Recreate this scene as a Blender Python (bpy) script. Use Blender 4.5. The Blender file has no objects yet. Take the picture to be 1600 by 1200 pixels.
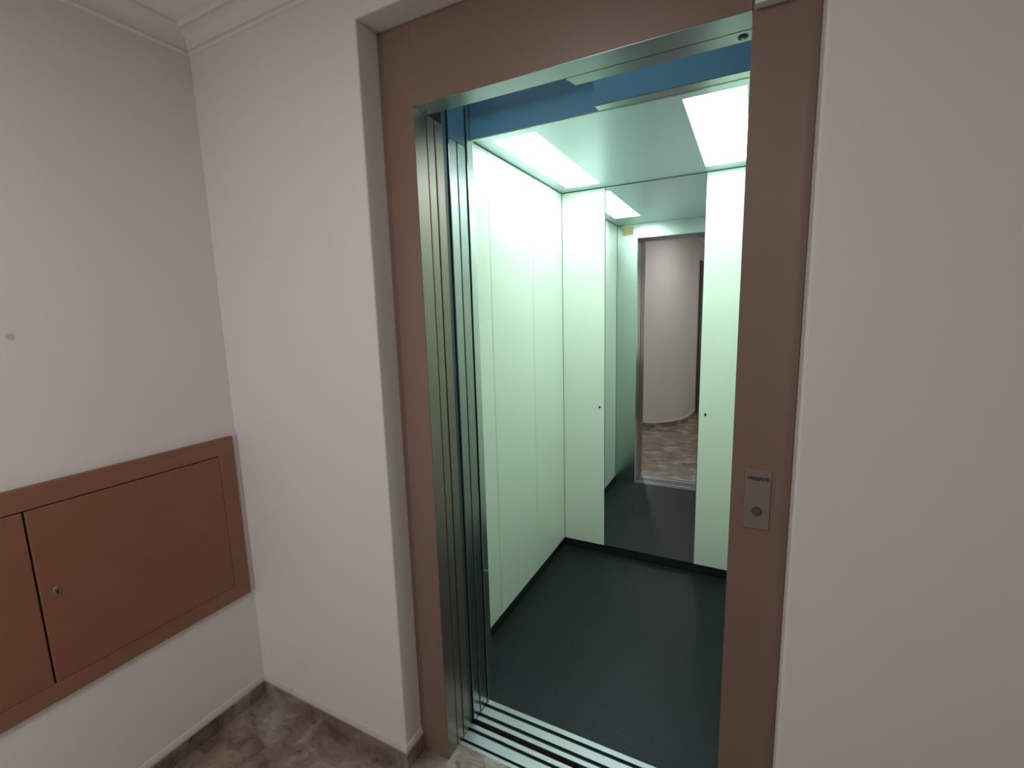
import bpy, bmesh, math, random
from mathutils import Vector, Matrix
random.seed(4)
SC = bpy.context.scene
COL = SC.collection

# ------------------------------------------------------------------ materials
def new_mat(name):
    m = bpy.data.materials.new(name); m.use_nodes = True
    nt = m.node_tree
    return m, nt, nt.nodes['Principled BSDF']

def N(nt, t, **kw):
    n = nt.nodes.new(t)
    for k, v in kw.items(): setattr(n, k, v)
    return n

def ramp(nt, stops):
    r = N(nt, 'ShaderNodeValToRGB')
    e = r.color_ramp.elements
    e[0].position, e[0].color = stops[0][0], (*stops[0][1], 1)
    e[1].position, e[1].color = stops[-1][0], (*stops[-1][1], 1)
    for p, c in stops[1:-1]:
        x = e.new(p); x.color = (*c, 1)
    return r

def simple(name, col, rough=.5, metal=0., bump=0., bscale=200., var=0., coat=0., stretch=None, spec=None):
    m, nt, b = new_mat(name)
    b.inputs['Base Color'].default_value = (*col, 1)
    b.inputs['Roughness'].default_value = rough
    b.inputs['Metallic'].default_value = metal
    b.inputs['Coat Weight'].default_value = coat
    if spec is not None: b.inputs['Specular IOR Level'].default_value = spec
    tc = N(nt, 'ShaderNodeTexCoord')
    src = tc.outputs['Object']
    if stretch:
        mp = N(nt, 'ShaderNodeMapping'); mp.inputs['Scale'].default_value = stretch
        nt.links.new(src, mp.inputs[0]); src = mp.outputs[0]
    if var:
        n = N(nt, 'ShaderNodeTexNoise'); n.inputs['Scale'].default_value = 2.3; n.inputs['Detail'].default_value = 4
        nt.links.new(tc.outputs['Object'], n.inputs['Vector'])
        r = ramp(nt, [(.3, tuple(c*(1-var) for c in col)), (.7, tuple(min(1, c*(1+var)) for c in col))])
        nt.links.new(n.outputs['Fac'], r.inputs[0]); nt.links.new(r.outputs[0], b.inputs['Base Color'])
    if bump:
        n = N(nt, 'ShaderNodeTexNoise'); n.inputs['Scale'].default_value = bscale; n.inputs['Detail'].default_value = 3
        nt.links.new(src, n.inputs['Vector'])
        bp = N(nt, 'ShaderNodeBump'); bp.inputs['Strength'].default_value = bump; bp.inputs['Distance'].default_value = .002
        nt.links.new(n.outputs['Fac'], bp.inputs['Height']); nt.links.new(bp.outputs[0], b.inputs['Normal'])
    return m

def plaster_mat():
    m, nt, b = new_mat('plaster')
    tc = N(nt, 'ShaderNodeTexCoord')
    n = N(nt, 'ShaderNodeTexNoise'); n.inputs['Scale'].default_value = 1.3; n.inputs['Detail'].default_value = 3
    nt.links.new(tc.outputs['Object'], n.inputs['Vector'])
    r = ramp(nt, [(.35, (.73, .695, .66)), (.65, (.75, .71, .675))])
    nt.links.new(n.outputs['Fac'], r.inputs[0]); nt.links.new(r.outputs[0], b.inputs['Base Color'])
    b.inputs['Roughness'].default_value = .75
    mp = N(nt, 'ShaderNodeMapping'); mp.inputs['Scale'].default_value = (1, 1, .3)
    nt.links.new(tc.outputs['Object'], mp.inputs[0])
    n2 = N(nt, 'ShaderNodeTexNoise'); n2.inputs['Scale'].default_value = 90; n2.inputs['Detail'].default_value = 4
    nt.links.new(mp.outputs[0], n2.inputs['Vector'])
    bp = N(nt, 'ShaderNodeBump'); bp.inputs['Strength'].default_value = .16; bp.inputs['Distance'].default_value = .003
    nt.links.new(n2.outputs['Fac'], bp.inputs['Height']); nt.links.new(bp.outputs[0], b.inputs['Normal'])
    return m

def marble_mat(name, joints=True):
    m, nt, b = new_mat(name)
    tc = N(nt, 'ShaderNodeTexCoord')
    mp = N(nt, 'ShaderNodeMapping'); mp.inputs['Scale'].default_value = (1.0, 1.35, 1.0); mp.inputs['Rotation'].default_value = (0, 0, -.6)
    nt.links.new(tc.outputs['Object'], mp.inputs[0])
    w = N(nt, 'ShaderNodeTexNoise'); w.inputs['Scale'].default_value = 5.5; w.inputs['Detail'].default_value = 5
    nt.links.new(mp.outputs[0], w.inputs['Vector'])
    ad = N(nt, 'ShaderNodeVectorMath', operation='MULTIPLY_ADD'); ad.inputs[1].default_value = (.35, .35, .35)
    nt.links.new(w.outputs['Color'], ad.inputs[0]); nt.links.new(mp.outputs[0], ad.inputs[2])
    n = N(nt, 'ShaderNodeTexNoise'); n.inputs['Scale'].default_value = 7; n.inputs['Detail'].default_value = 9; n.inputs['Roughness'].default_value = .58; n.inputs['Distortion'].default_value = .3
    nt.links.new(ad.outputs[0], n.inputs['Vector'])
    r = ramp(nt, [(.30, (.10, .062, .045)), (.42, (.185, .135, .105)), (.52, (.235, .18, .145)), (.60, (.31, .255, .215)), (.70, (.40, .345, .30))])
    nt.links.new(n.outputs['Fac'], r.inputs[0])
    v = N(nt, 'ShaderNodeTexVoronoi', feature='SMOOTH_F1'); v.inputs['Scale'].default_value = 22
    nt.links.new(ad.outputs[0], v.inputs['Vector'])
    r2 = ramp(nt, [(.10, (.45, .38, .33)), (.22, (1, 1, 1))])
    nt.links.new(v.outputs['Distance'], r2.inputs[0])
    mx = N(nt, 'ShaderNodeMixRGB', blend_type='MULTIPLY'); mx.inputs[0].default_value = .7
    nt.links.new(r.outputs[0], mx.inputs[1]); nt.links.new(r2.outputs[0], mx.inputs[2])
    out = mx.outputs[0]
    if joints:
        mj = N(nt, 'ShaderNodeMapping'); mj.inputs['Location'].default_value = (.28, .31, 0)
        nt.links.new(tc.outputs['Object'], mj.inputs[0])
        br = N(nt, 'ShaderNodeTexBrick'); br.offset = 0; br.inputs['Scale'].default_value = 1
        br.inputs['Brick Width'].default_value = .6; br.inputs['Row Height'].default_value = .4; br.inputs['Mortar Size'].default_value = .0012
        nt.links.new(mj.outputs[0], br.inputs['Vector'])
        m3 = N(nt, 'ShaderNodeMixRGB'); m3.inputs[2].default_value = (.22, .18, .15, 1)
        nt.links.new(br.outputs['Fac'], m3.inputs[0]); nt.links.new(out, m3.inputs[1]); out = m3.outputs[0]
    nt.links.new(out, b.inputs['Base Color'])
    b.inputs['Roughness'].default_value = .22
    return m

def rubber_mat():
    m, nt, b = new_mat('studded_rubber')
    b.inputs['Base Color'].default_value = (.010, .016, .0165, 1)
    b.inputs['Roughness'].default_value = .45
    b.inputs['Specular IOR Level'].default_value = .22
    tc = N(nt, 'ShaderNodeTexCoord')
    mp = N(nt, 'ShaderNodeMapping'); mp.inputs['Scale'].default_value = (40, 40, 40)
    nt.links.new(tc.outputs['Object'], mp.inputs[0])
    fr = N(nt, 'ShaderNodeVectorMath', operation='FRACTION'); nt.links.new(mp.outputs[0], fr.inputs[0])
    sb = N(nt, 'ShaderNodeVectorMath', operation='SUBTRACT'); sb.inputs[1].default_value = (.5, .5, 0)
    nt.links.new(fr.outputs[0], sb.inputs[0])
    sx = N(nt, 'ShaderNodeVectorMath', operation='MULTIPLY'); sx.inputs[1].default_value = (1, 1, 0)
    nt.links.new(sb.outputs[0], sx.inputs[0])
    ln = N(nt, 'ShaderNodeVectorMath', operation='LENGTH'); nt.links.new(sx.outputs[0], ln.inputs[0])
    mr = N(nt, 'ShaderNodeMapRange'); mr.inputs['From Min'].default_value = .22; mr.inputs['From Max'].default_value = .40
    mr.inputs['To Min'].default_value = 1; mr.inputs['To Max'].default_value = 0
    nt.links.new(ln.outputs['Value'], mr.inputs['Value'])
    bp = N(nt, 'ShaderNodeBump'); bp.inputs['Strength'].default_value = .3; bp.inputs['Distance'].default_value = .0012
    nt.links.new(mr.outputs[0], bp.inputs['Height']); nt.links.new(bp.outputs[0], b.inputs['Normal'])
    return m

def steel(name, col, rough, stretch=(1, 1, .02), bump=.08):
    return simple(name, col, rough, 1.0, bump, 500, 0, 0, stretch)

def emit(name, col, s):
    m, nt, b = new_mat(name)
    b.inputs['Base Color'].default_value = (.9, .95, .93, 1)
    b.inputs['Emission Color'].default_value = (*col, 1)
    b.inputs['Emission Strength'].default_value = s
    return m

def wood_mat(name, dark, light, scale=(1, .12, 9)):
    m, nt, b = new_mat(name)
    tc = N(nt, 'ShaderNodeTexCoord')
    mp = N(nt, 'ShaderNodeMapping'); mp.inputs['Scale'].default_value = scale
    nt.links.new(tc.outputs['Object'], mp.inputs[0])
    n = N(nt, 'ShaderNodeTexNoise'); n.inputs['Scale'].default_value = 9; n.inputs['Detail'].default_value = 6
    nt.links.new(mp.outputs[0], n.inputs['Vector'])
    r = ramp(nt, [(.25, dark), (.75, light)])
    nt.links.new(n.outputs['Fac'], r.inputs[0]); nt.links.new(r.outputs[0], b.inputs['Base Color'])
    b.inputs['Roughness'].default_value = .55
    return m

PL = plaster_mat()
CEIL = simple('ceiling_paint', (.78, .76, .73), .8)
CORN = simple('cornice_plaster', (.76, .735, .70), .7, bump=.1, bscale=60)
BEAD = simple('plaster_bead', (.60, .53, .49), .7, bump=.3, bscale=40)
MAR = marble_mat('marble_floor'); MARS = marble_mat('marble_skirting', False)
BROWN = simple('brown_enamel', (.215, .132, .094), .42, bump=.05, bscale=150, spec=.8)
STEEL_L = simple('landing_panel_steel', (.25, .21, .175), .34, .75, .08, 500, stretch=(1, 1, .02))
STEEL_C = steel('car_panel_steel', (.34, .37, .36), .28)
STEEL_R = steel('car_return_steel', (.55, .60, .58), .25)
STEEL_H = steel('header_steel', (.34, .38, .40), .30, (.02, 1, 1))
CEILM = simple('car_ceiling_metal', (.50, .62, .66), .32, .5, .06, 500, stretch=(1, .02, 1))
ALU = steel('sill_aluminium', (.42, .44, .435), .42, (.02, 1, 1), .15)
GROOVE = simple('groove_dark', (.02, .035, .03), .6)
BLUE = simple('blue_enamel', (.14, .32, .44), .35, spec=.8)
LAM = simple('cream_laminate', (.765, .85, .72), .33, bump=.04, bscale=400)
LAMEDGE = simple('laminate_edge', (.50, .56, .52), .4)
BLACK = simple('black_kick', (.012, .014, .014), .4)
RUB = rubber_mat()
DARK = simple('dark_backing', (.01, .012, .012), .8)
LAMP = emit('car_diffuser', (.84, 1.0, 1.02), 11.5)
CAB = wood_mat('cabinet_board', (.235, .095, .054), (.255, .108, .062), (1, 1, 2))
CABF = wood_mat('cabinet_frame_wood', (.24, .102, .060), (.275, .125, .078), (1, .3, 3))
DOORW = wood_mat('door_wood', (.045, .028, .020), (.075, .046, .032), (9, 9, .2))
WHITE = simple('white_plastic', (.75, .75, .77), .4)
SCREEN = simple('display_glass', (.05, .10, .14), .15)
PLATE = simple('call_plate', (.235, .185, .165), .4, .15, .05, 300)
INK = simple('engraved_ink', (.022, .014, .012), .5)
YEL = simple('yellowed_label', (.62, .55, .26), .5)
BRASS = simple('brass', (.45, .33, .22), .35, .8)
SCUFF = simple('wall_scuff', (.56, .52, .50), .8)

mm, mnt, mb = new_mat('mirror_glass')
mb.inputs['Metallic'].default_value = 1; mb.inputs['Roughness'].default_value = .0
mb.inputs['Base Color'].default_value = (.92, .95, .94, 1)
MIR = mm

# ------------------------------------------------------------------ mesh helpers
def box(bm, x0, x1, y0, y1, z0, z1, bev=0.):
    vs = [bm.verts.new(p) for p in ((x0,y0,z0),(x1,y0,z0),(x1,y1,z0),(x0,y1,z0),(x0,y0,z1),(x1,y0,z1),(x1,y1,z1),(x0,y1,z1))]
    fs = [bm.faces.new([vs[i] for i in q]) for q in ((0,3,2,1),(4,5,6,7),(0,1,5,4),(1,2,6,5),(2,3,7,6),(3,0,4,7))]
    if bev > 0:
        es = set(e for f in fs for e in f.edges)
        bmesh.ops.bevel(bm, geom=list(es), offset=bev, segments=2, profile=.5, affect='EDGES')
    return fs

def prism(bm, prof, x0, x1):
    """prof: closed loop of (y, z), extruded along x"""
    a = [bm.verts.new((x0, y, z)) for y, z in prof]; b = [bm.verts.new((x1, y, z)) for y, z in prof]
    n = len(prof)
    for i in range(n):
        j = (i+1) % n
        bm.faces.new((a[i], a[j], b[j], b[i]))
    bm.faces.new(a[::-1]); bm.faces.new(b)

def sweep(bm, path, prof):
    """path: list of (x,y), interior on the right of travel; prof: closed loop (d inward, z)"""
    rows = []
    for i, p in enumerate(path):
        p = Vector(p)
        d0 = (p - Vector(path[i-1])).normalized() if i > 0 else None
        d1 = (Vector(path[i+1]) - p).normalized() if i < len(path)-1 else None
        if d0 is None: d0 = d1
        if d1 is None: d1 = d0
        n0 = Vector((d0.y, -d0.x)); n1 = Vector((d1.y, -d1.x))
        m = (n0+n1) / (1 + n0.dot(n1))
        rows.append([bm.verts.new((p.x+m.x*d, p.y+m.y*d, z)) for d, z in prof])
    k = len(prof)
    for a, b in zip(rows, rows[1:]):
        for i in range(k):
            j = (i+1) % k
            bm.faces.new((a[i], b[i], b[j], a[j]))
    bm.faces.new(rows[0]); bm.faces.new(rows[-1][::-1])

def cyl(bm, c, r, h, axis='Y', seg=24, r2=None):
    g = bmesh.ops.create_cone(bm, cap_ends=True, segments=seg, radius1=r, radius2=r if r2 is None else r2, depth=h)
    R = {'Z': Matrix.Identity(4), 'Y': Matrix.Rotation(math.pi/2, 4, 'X'), 'X': Matrix.Rotation(math.pi/2, 4, 'Y')}[axis]
    bmesh.ops.transform(bm, matrix=Matrix.Translation(c) @ R, verts=g['verts'])

def obj(name, bm, mat, parent=None, smooth=False):
    me = bpy.data.meshes.new(name)
    bmesh.ops.recalc_face_normals(bm, faces=bm.faces[:])
    if parent is not None and parent.parent is None:
        bmesh.ops.translate(bm, verts=bm.verts[:], vec=-Vector(parent.location))
    elif parent is not None:
        bmesh.ops.translate(bm, verts=bm.verts[:], vec=-Vector(parent.parent.location))
    bm.to_mesh(me); bm.free()
    if smooth:
        for p in me.polygons: p.use_smooth = True
    for m in (mat if isinstance(mat, (list, tuple)) else [mat]): me.materials.append(m)
    o = bpy.data.objects.new(name, me); COL.objects.link(o)
    if parent is not None: o.parent = parent
    return o

def bx(name, mat, parent, *a, bev=0.):
    bm = bmesh.new(); box(bm, *a, bev); return obj(name, bm, mat, parent)

def thing(name, label, cat, loc=(0, 0, 0), group=None):
    o = bpy.data.objects.new(name, None); COL.objects.link(o)
    o.location = loc; o.empty_display_size = .1
    o['label'] = label; o['category'] = cat
    if group: o['group'] = group
    return o

def tag(o, label, cat, group=None):
    o['label'] = label; o['category'] = cat
    if group: o['group'] = group
    return o

def struct(o, label):
    o['kind'] = 'structure'; o['label'] = label
    o['category'] = o.name.split('_')[0] if not o.name.startswith('trim') else 'cornice'
    return o

# ------------------------------------------------------------------ landing room
XL, YF, ZC = -1.646, .995, 2.345
XR, YB = 1.9, -3.2
OX0, OX1, OZ = -.936, .0855, 2.204      # plaster opening
YP = 1.0708                              # front face of the lift frame

# front wall with the lift opening (reveal edges rounded)
bm = bmesh.new()
W = [(XL-.1, YF), ]
def wall_front():
    bm = bmesh.new()
    x0, x1, z0, z1 = XL, XR, 0., ZC+.02
    def ring(y, inner):
        out = [bm.verts.new(p) for p in ((x0,y,z0),(x0,y,z1),(x1,y,z1),(x1,y,z0))]
        inn = [bm.verts.new(p) for p in ((inner[0],y,z0),(inner[0],y,inner[2]),(inner[1],y,inner[2]),(inner[1],y,z0))]
        return out, inn
    of, inf = ring(YF, (OX0, OX1, OZ)); ob, inb = ring(YF+.125, (OX0, OX1, OZ))
    for o_, i_ in ((of, inf), (ob, inb)):
        bm.faces.new((o_[0], o_[1], i_[1], i_[0])); bm.faces.new((o_[1], o_[2], i_[2], i_[1])); bm.faces.new((o_[2], o_[3], i_[3], i_[2]))
    for a, b in ((of, ob), (inf, inb)):
        for i in range(3): bm.faces.new((a[i], a[i+1], b[i+1], b[i]))
    bm.faces.new((of[0], inf[0], inb[0], ob[0])); bm.faces.new((of[3], inf[3], inb[3], ob[3]))
    bm.edges.ensure_lookup_table()
    es = []
    for e in bm.edges:
        if e.verts[0] in inf and e.verts[1] in inf and not (abs(e.verts[0].co.z) < 1e-4 and abs(e.verts[1].co.z) < 1e-4): es.append(e)
    bmesh.ops.recalc_face_normals(bm, faces=bm.faces[:])
    bmesh.ops.bevel(bm, geom=es, offset=.005, segments=3, profile=.5, affect='EDGES')
    return bm
struct(obj('wall_front', wall_front(), PL), 'off-white plaster wall around the lift opening')

struct(bx('wall_left', PL, None, XL-.12, XL, -.72, YF+.12, 0, ZC+.02), 'off-white plaster wall holding the brown cupboard')
struct(bx('wall_right', PL, None, XR, XR+.12, YB, YF+.12, 0, ZC+.02), 'off-white plaster wall at the right end of the landing')

CURVE_CTRL = [(-.66, -1.95), (-.66, -1.60), (-.673, -1.35), (-.72, -1.04), (-.82, -.81), (-.97, -.655), (-1.12, -.605), (-1.30, -.60)]
def catmull(P, n=8):
    out = []
    for i in range(len(P)-1):
        p0 = P[max(i-1, 0)]; p1 = P[i]; p2 = P[i+1]; p3 = P[min(i+2, len(P)-1)]
        for k in range(n):
            t = k/n
            out.append(tuple(.5*((2*b)+(-a+c)*t+(2*a-5*b+4*c-d)*t*t+(-a+3*b-3*c+d)*t**3) for a, b, c, d in zip(p0, p1, p2, p3)))
    return out + [P[-1]]
BACK = [(XR, YB), (-.66, YB)] + catmull(CURVE_CTRL) + [(XL, -.60)]
bm = bmesh.new(); sweep(bm, BACK, [(0, 0), (0, ZC+.02), (-.12, ZC+.02), (-.12, 0)])
struct(obj('wall_back', bm, PL), 'off-white plaster wall opposite the lift, curving round a corner')

FLOORPOLY = [(XL-.12, YF), (OX0, YF), (OX0, 1.137), (OX1, 1.137), (OX1, YF), (XR+.12, YF), (XR+.12, YB-.12), (-.78, YB-.12)] + [(x-.06, y-.03) for x, y in catmull(CURVE_CTRL)] + [(XL-.12, -.72)]
def slab(poly, z0, z1):
    bm = bmesh.new()
    a = [bm.verts.new((x, y, z0)) for x, y in poly]; b = [bm.verts.new((x, y, z1)) for x, y in poly]
    n = len(poly)
    for i in range(n): bm.faces.new((a[i], a[(i+1) % n], b[(i+1) % n], b[i]))
    fa = bm.faces.new(a[::-1]); fb = bm.faces.new(b)
    bmesh.ops.triangulate(bm, faces=[fa, fb])
    return bm
struct(obj('floor', slab(FLOORPOLY, -.05, 0), MAR), 'brown-grey polished marble landing floor')
struct(bx('ceiling', CEIL, None, XL-.12, XR+.12, YB-.12, YF+.12, ZC, ZC+.06), 'pale plaster landing ceiling')

# cornice
def arc(c, r, a0, a1, n=7):
    return [(c[0]+r*math.cos(math.radians(a0+(a1-a0)*i/n)), c[1]+r*math.sin(math.radians(a0+(a1-a0)*i/n))) for i in range(n+1)]
cp = [(0, 2.290)]
cp += arc((.003, 2.297), .006, -90, 45)
cp += [(.009, 2.303)]
cp += arc((.052, 2.301), .038, 180, 100, 8)[0:]
cp += [(.050, 2.3395)]
cp += arc((.060, 2.3385), .006, 200, 360, 7)
cp += [(.066, ZC), (0, ZC)]
loop = [(XL, -.595), (XL, YF), (XR, YF), (XR, YB), (-.66, YB)] + catmull(CURVE_CTRL) + [(XL+.001, -.60)]
bm = bmesh.new(); sweep(bm, loop, cp)
struct(obj('trim_1', bm, CORN), 'moulded plaster cornice where wall meets ceiling')

# skirting: marble strip with a plaster bead above
def skirting(name, path, label, e=.012):
    bm = bmesh.new(); sweep(bm, path, [(0, 0), (e, 0), (e, .056), (e-.0025, .0585), (0, .0585)])
    o = struct(obj(name, bm, MARS), label)
    bm = bmesh.new(); sweep(bm, path, [(0, .0585), (e-.003, .0585), (e-.004, .066), (.004, .076), (0, .079)])
    obj('plaster_bead', bm, BEAD, o)
    return o
skirting('baseboard_left', [(XL, -.59), (XL, YF), (-1.485, YF)], 'brown marble skirting along the left wall and into the corner')
skirting('baseboard_front', [(-1.4835, YF), (OX0, YF), (OX0, YP-.0005)], 'brown marble skirting left of the lift, turning into the reveal')
skirting('baseboard_right', [(OX1+.001, YF), (XR, YF), (XR, YB)], 'brown marble skirting right of the lift')
skirting('baseboard_back', [(-.66, -1.605)] + catmull(CURVE_CTRL[1:]) + [(XL+.013, -.60)], 'speckled marble skirting following the curved wall')

# small dirty spot on the left wall
bm = bmesh.new(); cyl(bm, (XL+.0006, .465, 1.428), .008, .001, 'X', 16)
tag(obj('wall_mark', bm, SCUFF), 'small faint grey spot on the left wall above the brown cupboard', 'mark')

# apartment door on the curved wall (seen in the mirror)
d = thing('apartment_door', 'dark brown apartment door on the curved wall, seen as a thin strip in the lift mirror', 'door', (-.66, -2.2, 0))
def frame_door(d):
    x0 = -.652
    bm = bmesh.new()
    box(bm, x0-.01, x0+.018, -1.69, -1.61, 0, 2.07, .003); box(bm, x0-.01, x0+.018, -2.59, -2.51, 0, 2.07, .003); box(bm, x0-.01, x0+.018, -2.51, -1.69, 1.99, 2.07, .003)
    obj('door_frame', bm, DOORW, d)
    bm = bmesh.new(); box(bm, x0-.006, x0+.006, -2.51, -1.69, .005, 1.99, .002)
    for z0, z1 in ((.25, .95), (1.15, 1.85)): box(bm, x0+.006, x0+.012, -2.39, -1.81, z0, z1, .004)
    leaf = obj('door_leaf', bm, DOORW, d)
    bm = bmesh.new(); cyl(bm, (x0+.03, -1.76, 1.03), .022, .04, 'X'); obj('handle', bm, BRASS, leaf)
frame_door(d)

# ------------------------------------------------------------------ meter cupboard on the left wall
cb = thing('wall_cupboard', 'long low brown wooden cupboard set in the left wall', 'cupboard', (XL, .42, .44))
cy0, cy1, cz0, cz1 = -.135, .975, .4425, 1.0465
bm = bmesh.new()
F = .060
xo = XL+.014
box(bm, XL, xo, cy0, cy1, cz1-F, cz1, .002)
box(bm, XL, xo, cy0, cy1, cz0, cz0+.052, .002)
box(bm, XL, xo, cy1-.055, cy1, cz0+.05, cz1-F+.002, .002)
box(bm, XL, xo, cy0, cy0+.055, cz0+.05, cz1-F+.002, .002)
obj('frame', bm, CABF, cb)
bm = bmesh.new(); box(bm, XL, XL+.004, cy0+.05, cy1-.05, cz0+.05, cz1-F); obj('back_board', bm, DARK, cb)
dz0, dz1 = cz0+.0525, cz1-F-.003
def cdoor(y0, y1, key=None, lab=None):
    bm = bmesh.new(); box(bm, XL+.004, XL+.0145, y0, y1, dz0, dz1, .0025)
    o = obj('door', bm, CAB, cb)
    if key:
        bm = bmesh.new()
        g = bmesh.ops.create_cone(bm, cap_ends=True, segments=24, radius1=.0105, radius2=.009, depth=.003)
        bmesh.ops.transform(bm, matrix=Matrix.Translation((XL+.016, key, .746)) @ Matrix.Diagonal((1, .75, 1.45, 1)) @ Matrix.Rotation(math.pi/2, 4, 'Y'), verts=g['verts'])
        k = obj('keyhole_plate', bm, BRASS, o)
        k['label'] = 'small worn brass oval keyhole plate'
        bm = bmesh.new(); box(bm, XL+.0170, XL+.0179, key-.001, key+.0035, .740, .752); obj('keyhole', bm, INK, o)
    return o
cdoor(.4265, cy1-.0555, .4587)
cdoor(cy0+.0555, .4220)

# ------------------------------------------------------------------ landing door frame
fr = thing('elevator_door_frame', 'brown enamelled steel door frame around the open lift doorway', 'door frame', (-.4275, YP, 0))
PX0, PX1, QX0 = OX0+.001, -.8275, -.0263
bx('post', BROWN, fr, PX0, PX1, YP, 1.1235, 0, OZ-.001, bev=.0004)
bx('post', BROWN, fr, QX0, OX1-.001, YP-.0008, 1.1235, 0, OZ-.001, bev=.0004)
bx('jamb_liner', STEEL_L, fr, PX1-.001, PX1+.0008, YP+.0015, 1.1225, .0, 1.999)
bx('panel_guide', simple('dark_teal_enamel', (.03, .065, .075), .4), fr, -1.24, -.834, 1.2075, 1.2290, .002, 2.16)
bx('header', BROWN, fr, PX1+.0001, QX0-.001, YP, 1.120, 2.0015, OZ-.001, bev=.0004)
bx('header_soffit', STEEL_H, fr, PX1, QX0-.001, YP+.001, 1.134, 1.9995, 2.0015)
bm = bmesh.new()
vs = [(-.423, 1.137), (QX0-.001, 1.137), (QX0-.001, 1.180), (-.413, 1.180)]
a = [bm.verts.new((x, y, 1.9995)) for x, y in vs]; b = [bm.verts.new((x, y, 2.16)) for x, y in vs]
for i in range(4): bm.faces.new((a[i], a[(i+1) % 4], b[(i+1) % 4], b[i]))
bm.faces.new(a[::-1]); bm.faces.new(b)
tc_ = obj('track_cover', bm, STEEL_H, fr)
bm = bmesh.new(); cyl(bm, (-.0445, 1.159, 1.9990), .0095, .0018, 'Z'); lk = obj('release_lock', bm, GROOVE, tc_)
bm = bmesh.new(); cyl(bm, (-.0445, 1.159, 1.9975), .0045, .003, 'Z', 3); obj('lock_pin', bm, ALU, tc_)
bx('closing_jamb', BROWN, fr, QX0, .02, 1.1240, 1.205, 0.001, 2.16)

# landing doors, slid open behind the left post
ld = thing('landing_door', 'outer two-panel steel lift door slid open behind the left post', 'door', (-1.03, 1.165, 0))
bx('door_panel', STEEL_L, ld, -1.235, -.8275, 1.1275, 1.1605, .003, 1.9985, bev=.0015)
bx('door_panel', STEEL_L, ld, -1.240, -.8285, 1.1675, 1.2045, .003, 1.9985, bev=.0015)
# car doors
cd = thing('car_door', 'inner two-panel steel lift door slid open beside the cabin edge', 'door', (-1.03, 1.278, 0))
bx('door_panel', STEEL_C, cd, -1.235, -.8275, 1.2325, 1.2725, .003, 1.972, bev=.0015)
bx('door_panel', STEEL_C, cd, -1.240, -.8285, 1.2805, 1.3240, .003, 1.972, bev=.0015)
bx('door_hanger', simple('deep_blue_enamel', (.055, .115, .15), .4), cd, -1.24, -.8285, 1.2335, 1.3235, 1.973, 2.20)

# sills with running grooves
def sill(name, y0, y1, gs, label):
    t = .010; prof = [(y0, -.03), (y0, 0)]
    for g0, g1 in gs: prof += [(g0, 0), (g0, -t), (g1, -t), (g1, 0)]
    prof += [(y1, 0), (y1, -.03)]
    bm = bmesh.new(); prism(bm, prof, -1.24, .02)
    o = tag(obj(name, bm, ALU), label, 'sill')
    for g0, g1 in gs:
        bm = bmesh.new(); prism(bm, [(g0+.0002, -t+.0002), (g0+.0002, -.0015), (g0+.0007, -.0015), (g0+.0007, -t+.001), (g1-.0007, -t+.001), (g1-.0007, -.0015), (g1-.0002, -.0015), (g1-.0002, -t+.0002)], -1.238, .018)
        obj('groove_liner', bm, GROOVE, o)
    return o
sill('landing_sill', 1.1372, 1.223, [(1.149, 1.159), (1.193, 1.206)], 'grooved aluminium threshold strip on the landing side of the gap')
sill('car_sill', 1.2446, 1.3395, [(1.261, 1.2755), (1.306, 1.3205)], 'grooved aluminium threshold strip on the cabin side of the gap')

# call station and position display on the right post
cs = thing('call_panel', 'worn metal lift call plate with one button on the right brown post', 'call panel', (.0245, YP-.0008, 1.048))
y = YP-.0008
bx('plate', PLATE, cs, .0005, .0495, y-.0035, y, .982, 1.1135, bev=.0012)
bm = bmesh.new(); cyl(bm, (.0255, y-.0045, 1.0225), .0095, .0035, 'Y'); bt = obj('button', bm, simple('button_ring', (.13, .095, .08), .35, .6), cs)
bm = bmesh.new(); cyl(bm, (.0255, y-.0068, 1.0225), .0065, .0025, 'Y'); obj('button_cap', bm, simple('button_cap', (.10, .075, .06), .3), bt)
def lettering(txt, x0, x1, z, h, yy, parent, mat):
    cu = bpy.data.curves.new('tmp', 'FONT'); cu.body = txt; cu.extrude = .0002; cu.offset = .03
    to = bpy.data.objects.new('tmp', cu); COL.objects.link(to)
    bpy.context.view_layer.update()
    me = bpy.data.meshes.new_from_object(to.evaluated_get(bpy.context.evaluated_depsgraph_get()))
    bpy.data.objects.remove(to)
    xs = [v.co.x for v in me.vertices]; ys = [v.co.y for v in me.vertices]
    sx = (x1-x0)/(max(xs)-min(xs)); sy = h/(max(ys)-min(ys))
    P = Vector(parent.location)
    for v in me.vertices:
        c = v.co.copy()
        v.co = Vector((x0+(c.x-min(xs))*sx, yy-c.z, z+(c.y-min(ys))*sy)) - P
    me.materials.clear(); me.materials.append(mat)
    o = bpy.data.objects.new('lettering', me); COL.objects.link(o); o.parent = parent
    return o
lettering('PRESENTE', .0065, .0455, 1.0900, .0078, y-.0037, cs, INK)

ds = thing('position_display', 'small white-edged display box at the top of the right brown post', 'display', (.007, YP-.0008, 2.04))
bx('housing', WHITE, ds, -.0225, .0365, y-.020, y, 1.9985, 2.085, bev=.001)
bx('screen', SCREEN, ds, -.018, .032, y-.0212, y-.0202, 2.004, 2.080)

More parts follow.
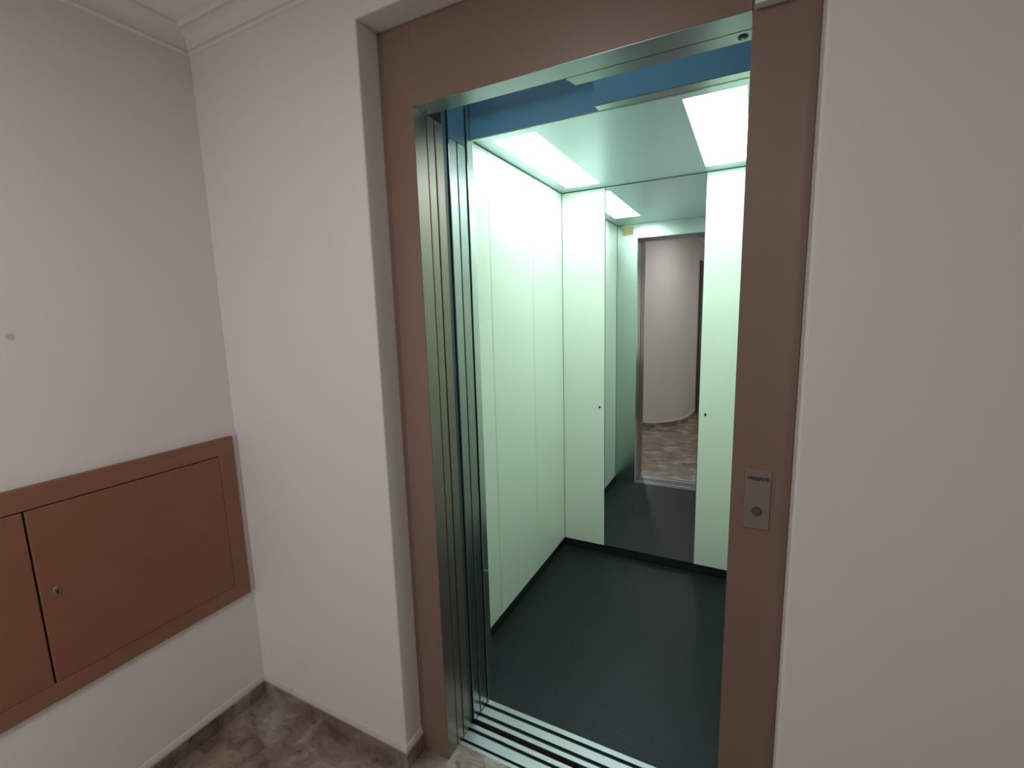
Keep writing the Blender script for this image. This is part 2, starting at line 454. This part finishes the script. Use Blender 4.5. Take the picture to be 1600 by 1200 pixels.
# ------------------------------------------------------------------ lift car
CX0, CX1, CY0, CY1, CZ = -.989, .018, 1.370, 2.5804, 2.107
car = thing('elevator_car', 'lift cabin with pale green panels and black studded floor', 'elevator', ((CX0+CX1)/2, 1.98, 0))
bm = bmesh.new()
box(bm, CX0-.026, CX0-.018, 1.345, CY1+.026, -.03, CZ+.03); box(bm, CX1+.018, CX1+.026, 1.345, CY1+.026, -.03, CZ+.03)
box(bm, CX0-.018, CX1+.018, CY1+.018, CY1+.026, -.03, CZ+.03); box(bm, CX0-.018, CX1+.018, 1.345, CY1+.018, CZ+.02, CZ+.03)
box(bm, CX0-.018, CX1+.018, 1.3405, CY1+.018, -.03, -.008)
obj('cabin_shell', bm, DARK, car)
bm = bmesh.new(); box(bm, CX0+.002, CX1-.002, 1.3402, CY1-.002, -.0078, .0012); obj('floor_mat', bm, RUB, car)
# kick strip
bm = bmesh.new()
box(bm, CX0-.012, CX0-.004, CY0+.002, CY1, .001, .052); box(bm, CX1+.004, CX1+.012, CY0+.002, CY1, .001, .052); box(bm, CX0-.004, CX1+.004, CY1+.004, CY1+.012, .001, .052)
obj('kick_strip', bm, BLACK, car)
G = .0014
# side panels
def side(x_in, sgn):
    for y0, y1 in ((CY0+.003, 1.746), (1.746, 2.1705), (2.1705, CY1)):
        bm = bmesh.new()
        xa, xb = sorted((x_in, x_in+sgn*.016))
        box(bm, xa, xb, y0+G, y1-G, .049, CZ-.003, .0012)
        o = obj('side_panel', bm, LAM, car)
side(CX0, -1); side(CX1, 1)
for x0, x1, hx in ((CX0, -.7385, -.7673), (-.2325, CX1, -.1996)):
    bm = bmesh.new(); box(bm, x0+G, x1-G, CY1, CY1+.016, .049, CZ-.003, .0012)
    o = obj('rear_panel', bm, LAM, car)
    bm = bmesh.new(); cyl(bm, (hx, CY1-.001, .8978), .0062, .003, 'Y'); cyl(bm, (hx, CY1-.003, .8978), .0030, .003, 'Y', 6)
    s_ = obj('screw', bm, BLACK, o); s_['label'] = 'small black screw fixing'
# ceiling with two light openings
LX = [(-.926, -.7415), (-.2325, -.046)]
LY0, LY1 = 1.676, 2.490
bm = bmesh.new()
box(bm, CX0, LX[0][0], CY0, CY1, CZ, CZ+.01); box(bm, LX[0][1], LX[1][0], CY0, CY1, CZ, CZ+.01); box(bm, LX[1][1], CX1, CY0, CY1, CZ, CZ+.01)
for a_, b_ in LX: box(bm, a_, b_, CY0, LY0, CZ, CZ+.01); box(bm, a_, b_, LY1, CY1, CZ, CZ+.01)
obj('ceiling_panel', bm, CEILM, car)
# front returns, header
def ret(x0, x1):
    bm = bmesh.new(); box(bm, x0, x1, 1.3345, CY0, .0015, CZ-.001, .0012)
    return obj('front_return', bm, STEEL_R, car)
r1 = ret(CX0+.001, -.8275); r2 = ret(-.0263, CX1-.001)
bm = bmesh.new(); box(bm, -.8255, -.8245, 1.356, 1.3585, .515, .519); cyl(bm, (-.823, 1.3575, .519), .0022, .012, 'X', 10)
pn = obj('edge_pin', bm, ALU, r1)
bx('header', STEEL_R, car, -.8265, -.0273, 1.3615, CY0, 2.0, CZ-.001)
bx('header_cover', BLUE, car, -.8265, .02, 1.3560, 1.3605, 2.0005, 2.22)
bm = bmesh.new()
vs = [(-.412, 1.3235), (.02, 1.3235), (.02, 1.3555), (-.402, 1.3555)]
a = [bm.verts.new((x, y_, 2.0025)) for x, y_ in vs]; b = [bm.verts.new((x, y_, 2.22)) for x, y_ in vs]
for i in range(4): bm.faces.new((a[i], a[(i+1) % 4], b[(i+1) % 4], b[i]))
bm.faces.new(a[::-1]); bm.faces.new(b)
obj('door_track_cover', bm, BLUE, car)
bx('track_lip', STEEL_R, car, -.407, -.0273, 1.3235, 1.3555, 2.0003, 2.0023)

# mirror, lights, label: things of their own inside the cabin
mi = thing('wall_mirror', 'tall full-height mirror on the rear cabin wall between pale green panels', 'mirror', (-.4855, CY1+.003, .05))
bx('glass', MIR, mi, -.7370, -.2340, CY1+.003, CY1+.010, .0500, CZ-.003)
bm = bmesh.new()
for x0, x1 in ((-.7384, -.7371), (-.2339, -.2326)): box(bm, x0, x1, CY1+.0015, CY1+.012, .049, CZ-.003)
obj('edge_strip', bm, simple('mirror_edge', (.06, .09, .08), .4), mi)
for (a_, b_), lab in zip(LX, ('long glowing rectangular light panel in the cabin ceiling, by the left side panels', 'long glowing rectangular light panel in the cabin ceiling, by the right post')):
    t = thing('ceiling_light', lab, 'ceiling light', ((a_+b_)/2, (LY0+LY1)/2, CZ+.006), 'ceiling lights in the lift cabin')
    bx('diffuser', LAMP, t, a_+.002, b_-.002, LY0+.002, LY1-.002, CZ+.003, CZ+.008)
    bm = bmesh.new()
    box(bm, a_+.0002, a_+.0018, LY0+.0002, LY1-.0002, CZ+.0005, CZ+.009); box(bm, b_-.0018, b_-.0002, LY0+.0002, LY1-.0002, CZ+.0005, CZ+.009)
    box(bm, a_+.002, b_-.002, LY0+.0002, LY0+.0018, CZ+.0005, CZ+.009); box(bm, a_+.002, b_-.002, LY1-.0018, LY1-.0002, CZ+.0005, CZ+.009)
    obj('rim', bm, CEILM, t)
bm = bmesh.new(); box(bm, -.945, -.862, CY0, CY0+.0015, 2.030, 2.092, .0005)
tag(obj('notice_label', bm, YEL), 'yellowed label high on the steel front return, seen in the mirror', 'label')

wn = bpy.data.objects.new('window_added_1', None); COL.objects.link(wn); wn.location = (.6, YB, 1.35); struct(wn, 'tall frosted window added unseen at the far end of the corridor')  # unseen window, added as a housing for the frontal fill light
bm = bmesh.new()
for a_ in ((.02, .08, .58, 2.12), (1.12, 1.18, .58, 2.12), (.08, 1.12, .58, .64), (.08, 1.12, 2.06, 2.12), (.585, .615, .64, 2.06)): box(bm, a_[0], a_[1], YB, YB+.05, a_[2], a_[3], .003)
obj('window_frame', bm, WHITE, wn)
bx('pane', simple('frosted_glass', (.8, .84, .85), .3), wn, .07, 1.13, YB+.012, YB+.018, .62, 2.08)
# ------------------------------------------------------------------ added lamps, side window and fill lights, all out of view
lp = thing('added_landing_lamp', 'added round flush ceiling lamp, unseen, lighting the landing behind the camera', 'lamp', (-.58, -.06, ZC))  # unseen fixture, added to carry the main landing fill
bm = bmesh.new(); cyl(bm, (-.58, -.06, ZC-.012), .15, .024, 'Z', 40); obj('lamp_base', bm, WHITE, lp)
w2 = bpy.data.objects.new('window_added_2', None); COL.objects.link(w2); w2.location = (-1.36, -.60, 1.05); struct(w2, 'tall narrow frosted window added unseen opposite the lift, left of the curved wall')  # unseen strip window, added to house a fill for the lower walls
bm = bmesh.new()
for a_ in ((-1.53, -1.49, .2, 1.9), (-1.23, -1.19, .2, 1.9), (-1.49, -1.23, .2, .24), (-1.49, -1.23, 1.86, 1.9)): box(bm, a_[0], a_[1], -.60, -.575, a_[2], a_[3], .003)
obj('window_frame', bm, WHITE, w2)
bx('pane', simple('frosted_pane', (.8, .84, .85), .3), w2, -1.495, -1.225, -.598, -.590, .235, 1.865)
l2 = thing('added_corridor_lamp', 'added round flush ceiling lamp, unseen, further back along the corridor', 'lamp', (.5, -1.1, ZC))  # second unseen fixture, added for the fill on the curved wall
bm = bmesh.new(); cyl(bm, (.5, -1.1, ZC-.012), .15, .024, 'Z', 40); obj('lamp_base', bm, WHITE, l2)
def area(name, loc, rot, size, power, col, sy=None):
    l = bpy.data.lights.new(name, 'AREA'); l.energy = power; l.color = col
    l.shape = 'RECTANGLE' if sy else 'DISK'; l.size = size
    if sy: l.size_y = sy
    o = bpy.data.objects.new(name, l); COL.objects.link(o); o.location = loc; o.rotation_euler = rot
    return o
area('landing_lamp_light', (-.58, -.06, ZC-.03), (0, 0, 0), .28, 7.5, (1, .98, .975))  # added fill for the left and front walls
area('corridor_lamp_light', (.5, -1.1, ZC-.03), (0, 0, 0), .28, 5.5, (1, .98, .975))  # added fill that brightens the wall reflected in the mirror

area('window_fill', (.6, -3.08, 1.35), (math.radians(90), 0, 0), 1.0, 4., (1, .99, .98), 1.4)  # soft frontal fill added behind the camera
area('side_window_fill', (-1.36, -.57, 1.0), (math.radians(90), 0, math.radians(22)), .24, 4.8, (1, .985, .98), 1.5)  # tall fill added to even out the walls from the left
area('shaft_light', (-.68, 1.25, 2.9), (0, 0, 0), 1.0, 20., (.58, .85, 1), .10)  # bluish fill added above the gap to brighten the blue header faces
w = bpy.data.worlds.new('world'); SC.world = w; w.use_nodes = True
w.node_tree.nodes['Background'].inputs[0].default_value = (0, 0, 0, 1)

# ------------------------------------------------------------------ camera (solved from the photograph's vanishing lines)
f, yw, pt, rl = 727.38, .47747, .15246, .027243
cyw, syw, cpt, spt = math.cos(yw), math.sin(yw), math.cos(pt), math.sin(pt)
fw = Vector((-syw*cpt, cyw*cpt, -spt)); rt = Vector((cyw, syw, 0)); dn = fw.cross(rt)
R2 = rt*math.cos(rl)+dn*math.sin(rl); D2 = -rt*math.sin(rl)+dn*math.cos(rl)
cam = bpy.data.cameras.new('camera'); co = bpy.data.objects.new('camera', cam); COL.objects.link(co)
M = Matrix((R2, -D2, -fw)).transposed().to_4x4(); M.translation = (0, 0, 1.454)
co.matrix_world = M
cam.sensor_width = 36; cam.sensor_fit = 'HORIZONTAL'; cam.lens = f/1600*36; cam.clip_start = .02
SC.camera = co
SC.view_settings.view_transform = 'Standard'; SC.view_settings.look = 'None'
SC.view_settings.gamma = 1; SC.view_settings.use_curve_mapping = False
SC.view_settings.exposure = 0
SC.cycles.max_bounces = 10; SC.cycles.diffuse_bounces = 6; SC.cycles.glossy_bounces = 6
SC.cycles.use_denoising = True
